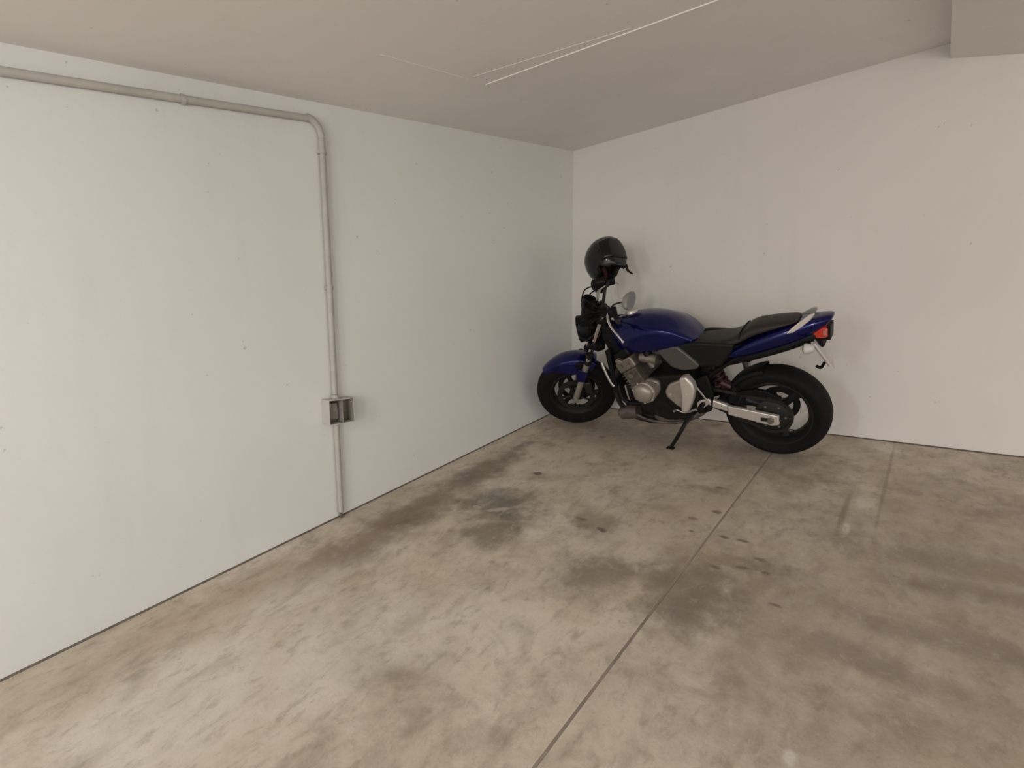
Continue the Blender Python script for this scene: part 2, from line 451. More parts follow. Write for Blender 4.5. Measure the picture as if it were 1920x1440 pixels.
def clip(y, z, vertical):
    bm = NB()
    if vertical: add_box(bm, (XW + 0.001, y - 0.021, z - 0.009), (CX + 0.004, y + 0.021, z + 0.009)); add_tube(bm, [(CX, y, z - 0.009), (CX, y, z + 0.009)], CR + 0.003, 14)
    else: add_box(bm, (XW + 0.001, y - 0.009, z - 0.019), (CX + 0.003, y + 0.009, z + 0.019)); add_tube(bm, [(CX, y - 0.009, z), (CX, y + 0.009, z)], CR + 0.003, 14)
    link('pipe_clip', bm, M_pipe if vertical else M_pipe, con, xf=con_inv)
    bm = NB(); add_lathe(bm, [(0, 0.0045), (0.004, 0.004), (0.005, 0), (0, -0.002)], (CX + 0.003, y, z + (0.014 if not vertical else 0)), 'X', 10)
    link('clip_screw', bm, M_clip, con, xf=con_inv)
clip(0.738, pz(0.738), False)
clip(-0.35, pz(-0.35), False)
clip(CY, 2.17, True)
clip(CY, 1.48, True)

sb = bpy.data.objects.new('junction_box', None); COL.objects.link(sb)
sb.location = (XW, 1.355, 0.82)
tag(sb, 'open grey square junction box halfway down the vertical wall conduit', 'junction box')
sinv = Matrix.Translation(-Vector(sb.location))
bx0, bx1, by0, by1, bz0, bz1 = XW, XW + 0.082, 1.282, 1.432, 0.752, 0.886
for nm, lo, hi in (('side_wall', (bx0, by0, bz0), (bx1, by0 + 0.004, bz1)), ('side_wall', (bx0, by1 - 0.004, bz0), (bx1, by1, bz1)),
                   ('top_wall', (bx0, by0 + 0.004, bz1 - 0.004), (bx1, by1 - 0.004, bz1)), ('bottom_wall', (bx0, by0 + 0.004, bz0), (bx1, by1 - 0.004, bz0 + 0.004))):
    link(nm, add_box(NB(), lo, hi), M_boxp, sb, smooth=False, bevel=0.0015, xf=sinv)
link('back_plate', add_box(NB(), (bx0, by0 + 0.004, bz0 + 0.004), (bx0 + 0.012, by1 - 0.004, bz1 - 0.004)), M_boxin, sb, smooth=False, xf=sinv)
bm = NB(); add_box(bm, (bx0 + 0.012, by0 + 0.016, bz0 + 0.022), (bx0 + 0.05, by0 + 0.066, bz1 - 0.022))
link('terminal_block', bm, M_boxin, sb, smooth=False, bevel=0.003, xf=sinv)
bm = NB(); add_box(bm, (bx0 + 0.012, by0 + 0.078, bz0 + 0.006), (bx0 + 0.078, by0 + 0.082, bz1 - 0.006))
link('divider', bm, M_boxmid, sb, smooth=False, xf=sinv)
link('inner_shade_liner', add_box(NB(), (bx0 + 0.012, by1 - 0.008, bz0 + 0.004), (bx1 - 0.003, by1 - 0.004, bz1 - 0.004)), M_boxmid, sb, smooth=False, xf=sinv)  # thin sheet added to carry the painted shade of the far inner side
bm = NB(); add_tube(bm, [(CX, CY, bz1 - 0.002), (CX, CY, bz1 + 0.018)], CR + 0.004, 16)
link('pipe_socket', bm, M_boxp, sb, xf=sinv)
bm = NB(); add_tube(bm, [(CX, CY, bz0 + 0.002), (CX, CY, bz0 - 0.016)], CR + 0.003, 16)
link('pipe_socket', bm, M_boxp, sb, xf=sinv)

# ------------------------------------------------------------------ the motorcycle
# bike frame: X forward, Y to the rider's left, Z up in the leaning mid-plane; origin at the rear contact patch
bike = bpy.data.objects.new('motorcycle', None); COL.objects.link(bike)
bX = Vector((-0.99989189, -0.01447983, -0.00255929)); bY = Vector((0.01450186, -0.94229723, -0.33446319)); bZ = Vector((0.00243136, -0.33446415, 0.94240534))
bA = Vector((-0.66844581, 3.28523965, fz(3.28523965) + 0.003))
bike.matrix_world = Matrix(((bX.x, bY.x, bZ.x, bA.x), (bX.y, bY.y, bZ.y, bA.y), (bX.z, bY.z, bZ.z, bA.z), (0, 0, 0, 1)))
tag(bike, 'blue and black naked motorcycle leaning on its side stand in the corner', 'motorcycle')
def part(name, bm, m, parent=None, label=None, **kw):
    o = link(name, bm, m, parent or bike, **kw)
    if label: o['label'] = label
    return o

RF, RR = 0.305, 0.286
AF = (1.41, 0.0, RF); AR = (0.016, 0.0, RR)
RAKE = math.radians(28.0)
AXD = Vector((-math.sin(RAKE), 0, math.cos(RAKE)))
AXP = Vector((1.530, 0, 0))
STEER = Matrix.Translation(AXP) @ Matrix.Rotation(math.radians(30.0), 4, AXD) @ Matrix.Translation(-AXP)
def onaxis(z): return AXP.x - z * math.tan(RAKE)

# ---- wheels
def tyre_profile(R, w, rim):
    h = w / 2; pr = []
    for i in range(13):
        a = math.radians(-78 + 156 * i / 12)
        pr.append((R - h * 0.62 + h * 0.62 * math.cos(a), h * math.sin(a) * 1.02))
    side = [(rim + 0.030, 0.97 * h), (rim + 0.012, 0.86 * h), (rim, 0.80 * h)]
    return [(r, -y) for r, y in side[::-1]] + pr + side
def wheel(prefix, c, R, w, rimr, phase, xf, spokew):
    ty = part(prefix + '_tyre', add_lathe(NB(), tyre_profile(R, w, rimr), c, 'Y', 72), M_rub, xf=xf)
    h = w * 0.40
    rim = [(rimr + 0.003, -h), (rimr + 0.005, -h + 0.006), (rimr - 0.006, -h + 0.016), (rimr - 0.022, -h * 0.45), (rimr - 0.022, h * 0.45), (rimr - 0.006, h - 0.016), (rimr + 0.005, h - 0.006), (rimr + 0.003, h),
           (rimr - 0.008, h), (rimr - 0.016, h - 0.010), (rimr - 0.030, h * 0.5), (rimr - 0.030, -h * 0.5), (rimr - 0.016, -h + 0.010), (rimr - 0.008, -h)]
    rm = part(prefix + '_rim', add_lathe(NB(), rim, c, 'Y', 64, closed=True), M_rim, xf=xf)
    hub = [(0.0, -0.055), (0.034, -0.055), (0.036, -0.03), (0.050, -0.022), (0.050, 0.022), (0.036, 0.03), (0.034, 0.055), (0.0, 0.055)]
    part('hub', add_lathe(NB(), hub, c, 'Y', 28), M_rim, rm, xf=xf)
    for k in range(3):
        a = math.radians(phase + 120 * k)
        d = Vector((math.cos(a), 0, math.sin(a))); s = Vector((-math.sin(a), 0, math.cos(a)))
        rings = []
        for t, ww, hh in ((0.035, 0.034, 0.026), (0.08, spokew * 0.8, 0.020), (0.13, spokew * 0.8, 0.018), (rimr - 0.03, spokew * 1.25, 0.022)):
            p = Vector(c) + d * t
            rings.append([p + s * x * ww + Vector((0, y * hh, 0)) for x, y in ((-1, -0.5), (-0.5, -1), (0.5, -1), (1, -0.5), (1, 0.5), (0.5, 1), (-0.5, 1), (-1, 0.5))])
        part('spoke', add_loft(NB(), rings), M_rim, rm, xf=xf)
    return rm
wheel('rear', AR, RR, 0.166, 0.203, 135, None, 0.024)
wheel('front', AF, RF, 0.128, 0.200, 80, STEER, 0.020)

# ---- brake discs
def disc(c, y, r0, r1, xf, name='front_brake_disc'):
    o = part(name, add_lathe(NB(), [(r0, y - 0.0025), (r1, y - 0.0025), (r1, y + 0.0025), (r0, y + 0.0025)], c, 'Y', 48, closed=True), M_dmet, xf=xf)
    for k in range(5):
        a = 2 * math.pi * k / 5
        d = Vector((math.cos(a), 0, math.sin(a)))
        part('disc_carrier_arm', add_tube(NB(), [Vector(c) + d * 0.04 + Vector((0, y, 0)), Vector(c) + d * (r0 + 0.006) + Vector((0, y, 0))], 0.008, 8), M_rim, o, xf=xf)
for s in (1, -1): disc(AF, 0.062 * s, 0.105, 0.143, STEER)
disc(AR, -0.085, 0.075, 0.112, None, 'rear_brake_disc')

# ---- fork
def fork_pt(t, y, off=0.0):
    """t metres up the leg from the axle"""
    return Vector(AF) + AXD * t + Vector((0, y, 0)) + Vector((math.cos(RAKE), 0, math.sin(RAKE))) * off
for s in (1, -1):
    y = 0.100 * s
    sl = part('fork_slider', add_tube(NB(), [fork_pt(-0.025, y), fork_pt(0.0, y), fork_pt(0.06, y), fork_pt(0.30, y), fork_pt(0.335, y)], [0.018, 0.025, 0.0235, 0.0235, 0.026], 20), M_fork, xf=STEER)
    part('dust_seal', add_tube(NB(), [fork_pt(0.332, y), fork_pt(0.352, y)], 0.029, 20), M_blk, sl, xf=STEER)
    part('axle_clamp', add_tube(NB(), [fork_pt(0, y * 0.8), fork_pt(0, y * 1.32)], 0.019, 14), M_fork, sl, xf=STEER)
    part('fork_tube', add_tube(NB(), [fork_pt(0.335, y), fork_pt(0.735, y)], 0.0195, 20), M_chr, xf=STEER)
    # caliper behind the leg
    bm = NB(); c = fork_pt(0.115, 0.076 * s, -0.065)
    add_box(bm, (c.x - 0.028, c.y - 0.026, c.z - 0.052), (c.x + 0.028, c.y + 0.026, c.z + 0.052))
    part('brake_caliper', bm, M_dmet, bevel=0.008, xf=STEER)
for t, nm, hh in ((0.50, 'lower_fork_clamp', 0.022), (0.70, 'upper_fork_clamp', 0.014)):
    bm = NB(); cc = fork_pt(t, 0)
    ex = Vector((math.cos(RAKE), 0, math.sin(RAKE)))
    poly = [(-0.14, 0.035), (-0.14, -0.03), (-0.07, -0.065), (0.07, -0.065), (0.14, -0.03), (0.14, 0.035)]
    lo = [cc + Vector((0, yy, 0)) + ex * xx - AXD * hh for yy, xx in poly]
    hi = [cc + Vector((0, yy, 0)) + ex * xx + AXD * hh for yy, xx in poly]
    A = [bm.verts.new(p) for p in lo]; B = [bm.verts.new(p) for p in hi]
    bm.faces.new(A[::-1]); bm.faces.new(B)
    for i in range(6): bm.faces.new((A[i], A[(i + 1) % 6], B[(i + 1) % 6], B[i]))
    part(nm, bm, M_blk, bevel=0.006, xf=STEER)
# ---- front fender: curved shell with side skirts
bm = NB(); rings = []
nst = 18
for i in range(nst + 1):
    u = i / nst
    a = math.radians(53 + 76 * u)                       # from the front tip over the top to the rear
    hw = 0.050 + 0.034 * math.sin(min(1, u * 2.2) * math.pi / 2)
    sk = 0.024 + 0.085 * max(0.0, math.sin(max(0, min(1, (u - 0.15) / 1.0)) * math.pi)) ** 1.2
    tipr = 0.321 + 0.022 * u
    outer = []
    for yy, rr in ((-1.0, tipr - 0.012 - sk), (-1.0, tipr - 0.028), (-0.86, tipr - 0.008), (-0.45, tipr + 0.004), (0, tipr + 0.008), (0.45, tipr + 0.004), (0.86, tipr - 0.008), (1.0, tipr - 0.028), (1.0, tipr - 0.012 - sk)):
        outer.append((yy * hw, rr))
    inner = [(yy * 0.94, rr - 0.005) for yy, rr in outer[::-1]]
    rings.append([(AF[0] + r * math.cos(a), y, AF[2] + r * math.sin(a)) for y, r in outer + inner])
fen = part('front_fender', add_loft(bm, rings), M_blue, label='blue front fender', xf=STEER)
for s in (1, -1):
    fl_ = [fork_pt(0.175, 0, 0.028), fork_pt(0.185, 0, -0.020), fork_pt(0.265, 0, -0.028), fork_pt(0.285, 0, 0.050), fork_pt(0.225, 0, 0.055)]
    part('fender_flap', add_prism(NB(), [(p.x, p.z) for p in fl_], 0.118 * s, 0.130 * s), M_blue, fen, bevel=0.004, xf=STEER)
for s in (1, -1):
    bm = NB(); add_prism(bm, [(1.345, 0.60), (1.30, 0.62), (1.245, 0.56), (1.27, 0.49), (1.33, 0.50)], 0.080 * s, 0.088 * s)
    part('fender_bracket', bm, M_blk, xf=STEER)

# ---- headlight, instruments
hc = (1.245, 0, 0.835)
hb = [(0.0, -0.135), (0.04, -0.13), (0.07, -0.105), (0.086, -0.06), (0.092, -0.02), (0.096, 0.0), (0.096, 0.014), (0.088, 0.018), (0.084, 0.010)]
hl = part('headlight', add_lathe(NB(), hb, hc, 'X', 36), M_blk, xf=STEER)
part('lens', add_lathe(NB(), [(0.084, 0.010), (0.06, 0.020), (0.03, 0.026), (0.0, 0.028)], hc, 'X', 36), M_lens, hl, xf=STEER)
for s in (1, -1):
    bm = NB(); add_tube(bm, [(1.25, 0.09 * s, 0.825), (1.21, 0.115 * s, 0.80), fork_pt(0.60, 0.10 * s)], 0.011, 8)
    part('headlight_bracket', bm, M_blk, xf=STEER)
ROTP = Matrix.Rotation(math.radians(-38), 4, 'Y')
for s in (1, -1):
    base = STEER @ Matrix.Translation((1.145, 0.058 * s, 0.995)) @ ROTP
    pod = part('instrument_pod', add_lathe(NB(), [(0.0, -0.055), (0.030, -0.055), (0.048, -0.03), (0.056, 0.0), (0.058, 0.022), (0.052, 0.028), (0.049, 0.020)], (0, 0, 0), 'Z', 28), M_blk, xf=base)
    part('dial', add_lathe(NB(), [(0.049, 0.020), (0.0, 0.021)], (0, 0, 0), 'Z', 28), M_gblk, pod, xf=base)
bm = NB(); add_prism(bm, [(1.22, 0.945), (1.13, 0.975), (1.09, 0.935), (1.15, 0.88), (1.23, 0.89)], -0.075, 0.075)
part('instrument_bracket', bm, M_blk, bevel=0.012, xf=STEER)
bm = NB(); add_prism(bm, [(1.19, 0.72), (1.14, 0.76), (1.09, 0.74), (1.11, 0.66), (1.17, 0.65)], -0.06, 0.06)
part('horn', bm, M_blk, bevel=0.01, xf=STEER)

# ---- handlebar with controls
hbp = [(0.957, 0.375, 1.056), (0.975, 0.26, 1.046), (1.02, 0.15, 1.04), (1.04, 0.09, 1.010), (1.05, 0.04, 0.985), (1.05, 0, 0.985)]
hbp = hbp + [(x, -y, z) for x, y, z in hbp[-2::-1]]
bar = part('handlebar', add_tube(NB(), hbp, 0.0115, 12, sub=5), M_dmet, xf=STEER)
for s in (1, -1):
    e0, e1 = Vector((0.9555, 0.385 * s, 1.057)), Vector((0.9747, 0.262 * s, 1.0462))
    part('grip', add_tube(NB(), [e0, e0 + (e1 - e0) * 0.06, e0 + (e1 - e0) * 0.94, e1], [0.014, 0.0175, 0.0165, 0.019], 16), M_rub, bar, xf=STEER)
    part('bar_end', add_tube(NB(), [e0 + (e0 - e1).normalized() * 0.022, e0], [0.012, 0.0155], 14), M_dmet, bar, xf=STEER)
    bm = NB(); c = Vector((0.985, 0.225 * s, 1.036)); add_box(bm, (c.x - 0.026, c.y - 0.030, c.z - 0.026), (c.x + 0.03, c.y + 0.030, c.z + 0.024))
    part('switch_housing', bm, M_blk, bar, bevel=0.008, xf=STEER)
    lv = [(1.005, 0.215 * s, 1.028), (1.022, 0.245 * s, 1.018), (1.012, 0.31 * s, 0.985), (0.974, 0.375 * s, 0.945), (0.955, 0.40 * s, 0.920)]
    l = part('lever', add_tube(NB(), lv, [0.009, 0.009, 0.0075, 0.006, 0.0055], 10, sub=4, flat=0.7), M_alu, bar, xf=STEER)
    bm = NB(); bmesh.ops.create_uvsphere(bm, u_segments=12, v_segments=8, radius=0.0085, matrix=Matrix.Translation((0.953, 0.403 * s, 0.916)))
    part('lever_ball', bm, M_alu, bar, xf=STEER)
# brake fluid reservoir on the right-hand bar
bm = NB(); add_box(bm, (1.03, -0.235, 1.03), (1.085, -0.165, 1.068))
res = part('brake_reservoir', bm, M_blk, bevel=0.007, xf=STEER)
bm = NB(); add_box(bm, (1.028, -0.237, 1.068), (1.087, -0.163, 1.075)); part('reservoir_lid', bm, M_dmet, res, bevel=0.003, xf=STEER)
for pts in ([(1.045, -0.17, 1.03), (1.085, -0.125, 1.02), (1.10, -0.07, 0.97)], [(1.02, -0.15, 1.045), (1.06, -0.10, 1.045), (1.085, -0.04, 1.01)]):
    part('hose_fitting', add_tube(NB(), pts, 0.0065, 10, sub=4), M_chr, xf=STEER)
# ---- mirrors
def mirror(s):
    if s > 0:
        stem = [(0.99, 0.20, 1.05), (0.97, 0.225, 1.085), (0.91, 0.30, 1.130), (0.878, 0.345, 1.145)]
        cen = Vector((0.862, 0.375, 1.168)); sy, sz = 0.064, 0.040
        base = STEER @ Matrix.Translation(cen) @ Matrix.Rotation(math.radians(-30), 4, 'Z') @ Matrix.Rotation(math.radians(10), 4, 'Y') @ Matrix.Rotation(math.radians(-20), 4, 'X')
    else:
        # the far mirror, turned on its stem by the weight of the helmet
        stem = [(0.99, -0.20, 1.05), (0.99, -0.225, 1.055), (1.03, -0.29, 1.03), (1.07, -0.335, 0.985)]
        cen = Vector((1.090, -0.355, 0.962)); sy, sz = 0.085, 0.064
        base = STEER @ Matrix.Translation(cen) @ Matrix.Rotation(math.radians(25), 4, 'Z') @ Matrix.Rotation(math.radians(15), 4, 'X')
    MS = M_mirsh if s > 0 else M_blk
    bm = NB()
    # oval bowl: deep side towards the front (+X), glass towards the rider (-X)
    prof = [(0.0, 0.050), (0.35, 0.047), (0.65, 0.037), (0.88, 0.020), (1.0, 0.0), (0.985, -0.008), (0.94, -0.008)]
    add_lathe(bm, prof, (0, 0, 0), 'X', 32)
    bmesh.ops.transform(bm, matrix=Matrix.Diagonal((1, sy, sz, 1)), verts=bm.verts)
    o = part('mirror', bm, MS, xf=base, label='silver near-side mirror' if s > 0 else 'black far-side mirror under the helmet')
    bm = NB(); add_lathe(bm, [(0.94, -0.008), (0.0, -0.007)], (0, 0, 0), 'X', 32)
    bmesh.ops.transform(bm, matrix=Matrix.Diagonal((1, sy, sz, 1)), verts=bm.verts)
    part('mirror_glass', bm, M_glass if s > 0 else M_gblk, o, xf=base)
    part('mirror_stem', add_tube(NB(), stem, [0.006, 0.0055, 0.005, 0.005], 10, sub=4), M_dmet, o, xf=STEER)
mirror(1); mirror(-1)
# ---- front turn signals
def signal(c, out, xf, lens, body=None):
    c = Vector(c); o_ = Vector(out)
    st = part('turn_signal', add_tube(NB(), [c, c + o_ * 0.6], 0.008, 10), M_blk, xf=xf)
    e = c + o_
    bm = NB(); add_lathe(bm, [(0.0, -0.03), (0.018, -0.024), (0.027, -0.005), (0.029, 0.014), (0.026, 0.018)], e, 'X', 20)
    part('signal_body', bm, body or M_blk, st, xf=xf)
    bm = NB(); add_lathe(bm, [(0.026, 0.018), (0.016, 0.024), (0, 0.026)], e, 'X', 20)
    part('signal_lens', bm, lens, st, xf=xf)
for s in (1, -1): signal((1.19, 0.09 * s, 0.705), (0.02, 0.075 * s, 0.0), STEER, M_amb)
# cables
for pts in ([(1.03, 0.20, 1.01), (1.13, 0.18, 0.97), (1.17, 0.10, 0.86), (1.07, 0.05, 0.74)], [(1.03, -0.20, 1.01), (1.15, -0.17, 0.99), (1.19, -0.06, 0.86), (1.08, -0.02, 0.74)],
            [(1.05, 0.17, 1.03), (1.16, 0.13, 1.01), (1.20, 0.05, 0.93), (1.13, 0.03, 0.80)],
            [(1.08, -0.19, 1.04), (1.17, -0.14, 1.05), (1.21, -0.07, 0.95), (1.2, -0.03, 0.75), (1.28, -0.09, 0.55)]):
    part('control_cable', add_tube(NB(), pts, 0.0048, 8, sub=6), M_blk, xf=STEER)

# ---- frame
part('steering_head', add_tube(NB(), [(onaxis(0.74), 0, 0.74), (onaxis(0.90), 0, 0.90)], 0.036, 18), M_blk)
bm = NB(); add_tube(bm, [(1.09, 0, 0.82), (0.95, 0, 0.80), (0.70, 0, 0.745), (0.50, 0, 0.68), (0.42, 0, 0.60), (0.40, 0, 0.50), (0.42, 0, 0.30)], [0.05, 0.05, 0.045, 0.05, 0.05, 0.045, 0.04], 14, sub=5)
part('frame_spine', bm, M_blk)
for s in (1, -1):
    part('subframe_tube', add_tube(NB(), [(0.46, 0.075 * s, 0.69), (0.25, 0.085 * s, 0.705), (0.0, 0.08 * s, 0.77), (-0.18, 0.05 * s, 0.82)], 0.013, 10, sub=4), M_blk)
    part('subframe_strut', add_tube(NB(), [(0.42, 0.09 * s, 0.48), (0.22, 0.09 * s, 0.63), (0.05, 0.085 * s, 0.73)], 0.013, 10, sub=3), M_blk)
    # grey pivot plate and dark side panel
    bm = NB(); add_prism(bm, [(0.655, 0.705), (0.60, 0.735), (0.515, 0.735), (0.445, 0.675), (0.392, 0.618), (0.410, 0.590), (0.495, 0.575), (0.565, 0.595), (0.610, 0.645)], 0.115 * s, 0.150 * s)
    part('frame_cover', bm, M_grey, bevel=0.012, seg=3)
    bm = NB(); add_prism(bm, [(0.540, 0.745), (0.40, 0.760), (0.19, 0.752), (0.215, 0.690), (0.275, 0.605), (0.395, 0.600), (0.49, 0.690)], 0.09 * s, 0.138 * s)
    part('side_panel', bm, M_dgrey, bevel=0.014, seg=3)
    bm = NB(); add_prism(bm, [(1.035, 0.865), (0.95, 0.870), (0.885, 0.80), (0.865, 0.69), (0.95, 0.655), (1.01, 0.69), (1.045, 0.78)], 0.085 * s, 0.118 * s)
    part('radiator_shroud', bm, M_blk, bevel=0.012)
    bm = NB(); add_prism(bm, [(0.46, 0.50), (0.36, 0.55), (0.33, 0.42), (0.35, 0.30), (0.43, 0.27), (0.47, 0.36)], 0.10 * s, 0.135 * s)
    part('pivot_plate', bm, M_blk, bevel=0.01)
# ---- fuel tank
def tank_ring(x, zt, zc, zb, hw):
    half = [(0.0, zt), (0.40 * hw, zt - 0.006), (0.74 * hw, zt - 0.034 * min(1, (zt - zc) / 0.06)), (0.955 * hw, zc + 0.018 * min(1, (zt - zc) / 0.06)), (1.0 * hw, zc - 0.012), (0.965 * hw, 0.55 * zc + 0.45 * zb), (0.88 * hw, zb + 0.012), (0.80 * hw, zb)]
    L = [(x, y, z) for y, z in half]; Rr = [(x, -y, z) for y, z in half[:0:-1]]
    return L + Rr
tk = [(1.010, 0.850, 0.800, 0.735, 0.055), (0.990, 0.872, 0.802, 0.712, 0.095), (0.935, 0.900, 0.802, 0.700, 0.135), (0.860, 0.918, 0.806, 0.672, 0.165), (0.775, 0.926, 0.820, 0.678, 0.182),
      (0.690, 0.924, 0.838, 0.692, 0.187), (0.610, 0.908, 0.846, 0.706, 0.182), (0.545, 0.878, 0.834, 0.718, 0.170), (0.490, 0.832, 0.806, 0.728, 0.150), (0.448, 0.795, 0.778, 0.736, 0.130), (0.418, 0.765, 0.756, 0.740, 0.105)]
tank = part('fuel_tank', add_loft(NB(), [tank_ring(*t) for t in tk]), M_blue, subsurf=2, label='glossy dark blue fuel tank')
bm = NB(); add_lathe(bm, [(0.0, 0.012), (0.034, 0.011), (0.040, 0.004), (0.042, -0.01), (0, -0.012)], (0.86, 0, 0.922), 'Z', 24)
part('fuel_cap', bm, M_alu, tank, label='silver fuel cap')
# ---- seat and tail
def cushion(x, zt, zb, hw, k=0.55):
    half = [(0, zt), (0.55 * hw, zt - 0.004), (0.88 * hw, zt - 0.35 * (zt - zb) * k), (1.0 * hw, zb + 0.40 * (zt - zb)), (0.96 * hw, zb + 0.01), (0.80 * hw, zb)]
    return [(x, y, z) for y, z in half] + [(x, -y, z) for y, z in half[:0:-1]]
st = [(0.452, 0.757, 0.735, 0.055), (0.43, 0.764, 0.728, 0.075), (0.36, 0.766, 0.722, 0.112), (0.28, 0.768, 0.722, 0.128), (0.215, 0.782, 0.728, 0.130), (0.172, 0.808, 0.742, 0.126), (0.135, 0.838, 0.766, 0.120), (0.098, 0.854, 0.785, 0.116),
      (0.02, 0.864, 0.810, 0.108), (-0.06, 0.872, 0.832, 0.096), (-0.100, 0.872, 0.845, 0.084), (-0.114, 0.862, 0.850, 0.070)]
seat = part('seat', add_loft(NB(), [cushion(*t) for t in st]), M_seat, subsurf=2, label='stepped black dual seat')
bm = NB()
add_tube(bm, [(0.168, -0.125, 0.775), (0.165, -0.10, 0.809), (0.163, 0.0, 0.818), (0.165, 0.10, 0.809), (0.168, 0.125, 0.775)], 0.004, 8, sub=4)
part('seat_strap', bm, M_blk, seat)
def tail_ring(x, zt, zb, hw):
    zm = (zt + zb) / 2
    half = [(0, zt), (0.7 * hw, zt - 0.003), (0.95 * hw, zt - 0.018), (1.0 * hw, zm + 0.004), (0.94 * hw, zm - 0.016), (0.80 * hw, zb + 0.006), (0.6 * hw, zb), (0, zb)]
    return [(x, y, z) for y, z in half] + [(x, -y, z) for y, z in half[-2:0:-1]]
tl = [(0.285, 0.672, 0.632, 0.098), (0.25, 0.694, 0.634, 0.112), (0.17, 0.742, 0.650, 0.124), (0.08, 0.786, 0.678, 0.126), (0.0, 0.822, 0.706, 0.124), (-0.08, 0.846, 0.735, 0.112), (-0.15, 0.868, 0.766, 0.096), (-0.205, 0.880, 0.800, 0.080), (-0.245, 0.884, 0.838, 0.066), (-0.268, 0.884, 0.866, 0.054)]
tail = part('tail_cowl', add_loft(NB(), [tail_ring(*t) for t in tl]), M_blue, subsurf=2, label='pointed blue tail cowl')
ut = [(0.34, 0.64, 0.560, 0.070), (0.28, 0.65, 0.574, 0.085), (0.15, 0.68, 0.615, 0.09), (0.0, 0.73, 0.662, 0.088), (-0.12, 0.785, 0.708, 0.078), (-0.185, 0.800, 0.738, 0.066), (-0.20, 0.800, 0.765, 0.060)]
part('undertail', add_loft(NB(), [cushion(x, a, b, h, 0.2) for x, a, b, h in ut]), M_blk, subsurf=1)
# grab rail: a flat silver blade each side
for s in (1, -1):
    bl = [(-0.072, 0.815), (-0.100, 0.815), (-0.145, 0.842), (-0.172, 0.866), (-0.190, 0.896), (-0.183, 0.900), (-0.164, 0.894), (-0.128, 0.868), (-0.095, 0.842)]
    bm = NB(); a = [bm.verts.new((x, (0.142 - 0.72 * max(0, -x - 0.07)) * s, z)) for x, z in bl]; b = [bm.verts.new((x, (0.124 - 0.72 * max(0, -x - 0.07)) * s, z)) for x, z in bl]
    bm.faces.new(a); bm.faces.new(b[::-1])
    for i in range(len(bl)): bm.faces.new((a[i], b[i], b[(i + 1) % len(bl)], a[(i + 1) % len(bl)]))
    part('grab_rail', bm, M_alu, bevel=0.004)
# tail light
bm = NB(); add_prism(bm, [(-0.168, 0.786), (-0.222, 0.824), (-0.246, 0.818), (-0.248, 0.764), (-0.195, 0.758)], -0.058, 0.058)
tlh = part('tail_light', bm, M_red, bevel=0.010, label='red tail light')
bm = NB(); add_prism(bm, [(-0.242, 0.828), (-0.258, 0.824), (-0.258, 0.750), (-0.20, 0.746), (-0.20, 0.756), (-0.248, 0.760)], -0.050, 0.050)
part('tail_light_rim', bm, M_blk, tlh)
bm = NB(); add_box(bm, (-0.243, 0.052, 0.775), (-0.225, 0.0600, 0.805)); part('side_lens', bm, M_lensr, tlh, bevel=0.003)
# number plate carrier, plate, rear signals
bm = NB(); add_prism(bm, [(-0.165, 0.772), (-0.205, 0.775), (-0.232, 0.715), (-0.222, 0.700), (-0.172, 0.735)], -0.035, 0.035)
pc = part('plate_carrier', bm, M_blk, bevel=0.005)
pm = Matrix.Translation((-0.222, 0, 0.672)) @ Matrix.Rotation(math.radians(9), 4, 'Z') @ Matrix.Rotation(math.radians(30), 4, 'Y')
bm = NB(); add_box(bm, (-0.004, -0.10, -0.088), (0.004, 0.10, 0.088))
pl = part('number_plate', bm, M_plate, bevel=0.002, xf=pm, label='pale number plate seen edge-on')
bm = NB(); add_box(bm, (0.004, -0.085, -0.06), (0.012, 0.085, 0.06)); part('plate_backing', bm, M_clr, pl, bevel=0.002, xf=pm)
for s in (1, -1): signal((-0.165, 0.05 * s, 0.745), (-0.005, 0.075 * s, -0.015), None, M_clr, M_plate)
part('rear_reflector', add_tube(NB(), [(-0.225, 0.0, 0.600), (-0.218, 0.06, 0.596), (-0.20, 0.075, 0.612)], 0.008, 8, sub=3), M_blk)

# ---- engine
part('crankcase', add_prism(NB(), [(0.865, 0.47), (0.845, 0.36), (0.79, 0.255), (0.62, 0.215), (0.47, 0.235), (0.415, 0.32), (0.405, 0.46), (0.47, 0.555), (0.60, 0.545), (0.70, 0.53)], -0.16, 0.16), M_case, bevel=0.018, seg=3)
part('oil_pan', add_prism(NB(), [(0.77, 0.26), (0.745, 0.175), (0.69, 0.15), (0.60, 0.15), (0.545, 0.20), (0.54, 0.25)], -0.10, 0.10), M_cast, bevel=0.012)
cx0, cx1 = Vector((0.785, 0, 0.480)), Vector((0.880, 0, 0.655))
cd = (cx1 - cx0).normalized(); cs = Vector((cd.z, 0, -cd.x))
def cyl_block(t0, t1, hw, y):
    lo = [cx0 + cd * t0 + cs * a + Vector((0, b, 0)) for a, b in ((-hw, -y), (hw, -y), (hw, y), (-hw, y))]
    hi = [cx0 + cd * t1 + cs * a + Vector((0, b, 0)) for a, b in ((-hw, -y), (hw, -y), (hw, y), (-hw, y))]
    return add_hex(NB(), lo, hi)
cyl = part('cylinder_block', cyl_block(-0.02, 0.115, 0.056, 0.195), M_cyl, bevel=0.008)
for k in range(5):
    part('cooling_fin', cyl_block(0.004 + 0.022 * k, 0.010 + 0.022 * k, 0.064, 0.203), M_cyl, cyl, bevel=0.002)
head = part('cylinder_head', cyl_block(0.115, 0.190, 0.068, 0.195), M_cast, bevel=0.010)
part('cam_cover', cyl_block(0.190, 0.250, 0.060, 0.170), M_blk, bevel=0.016, seg=3)
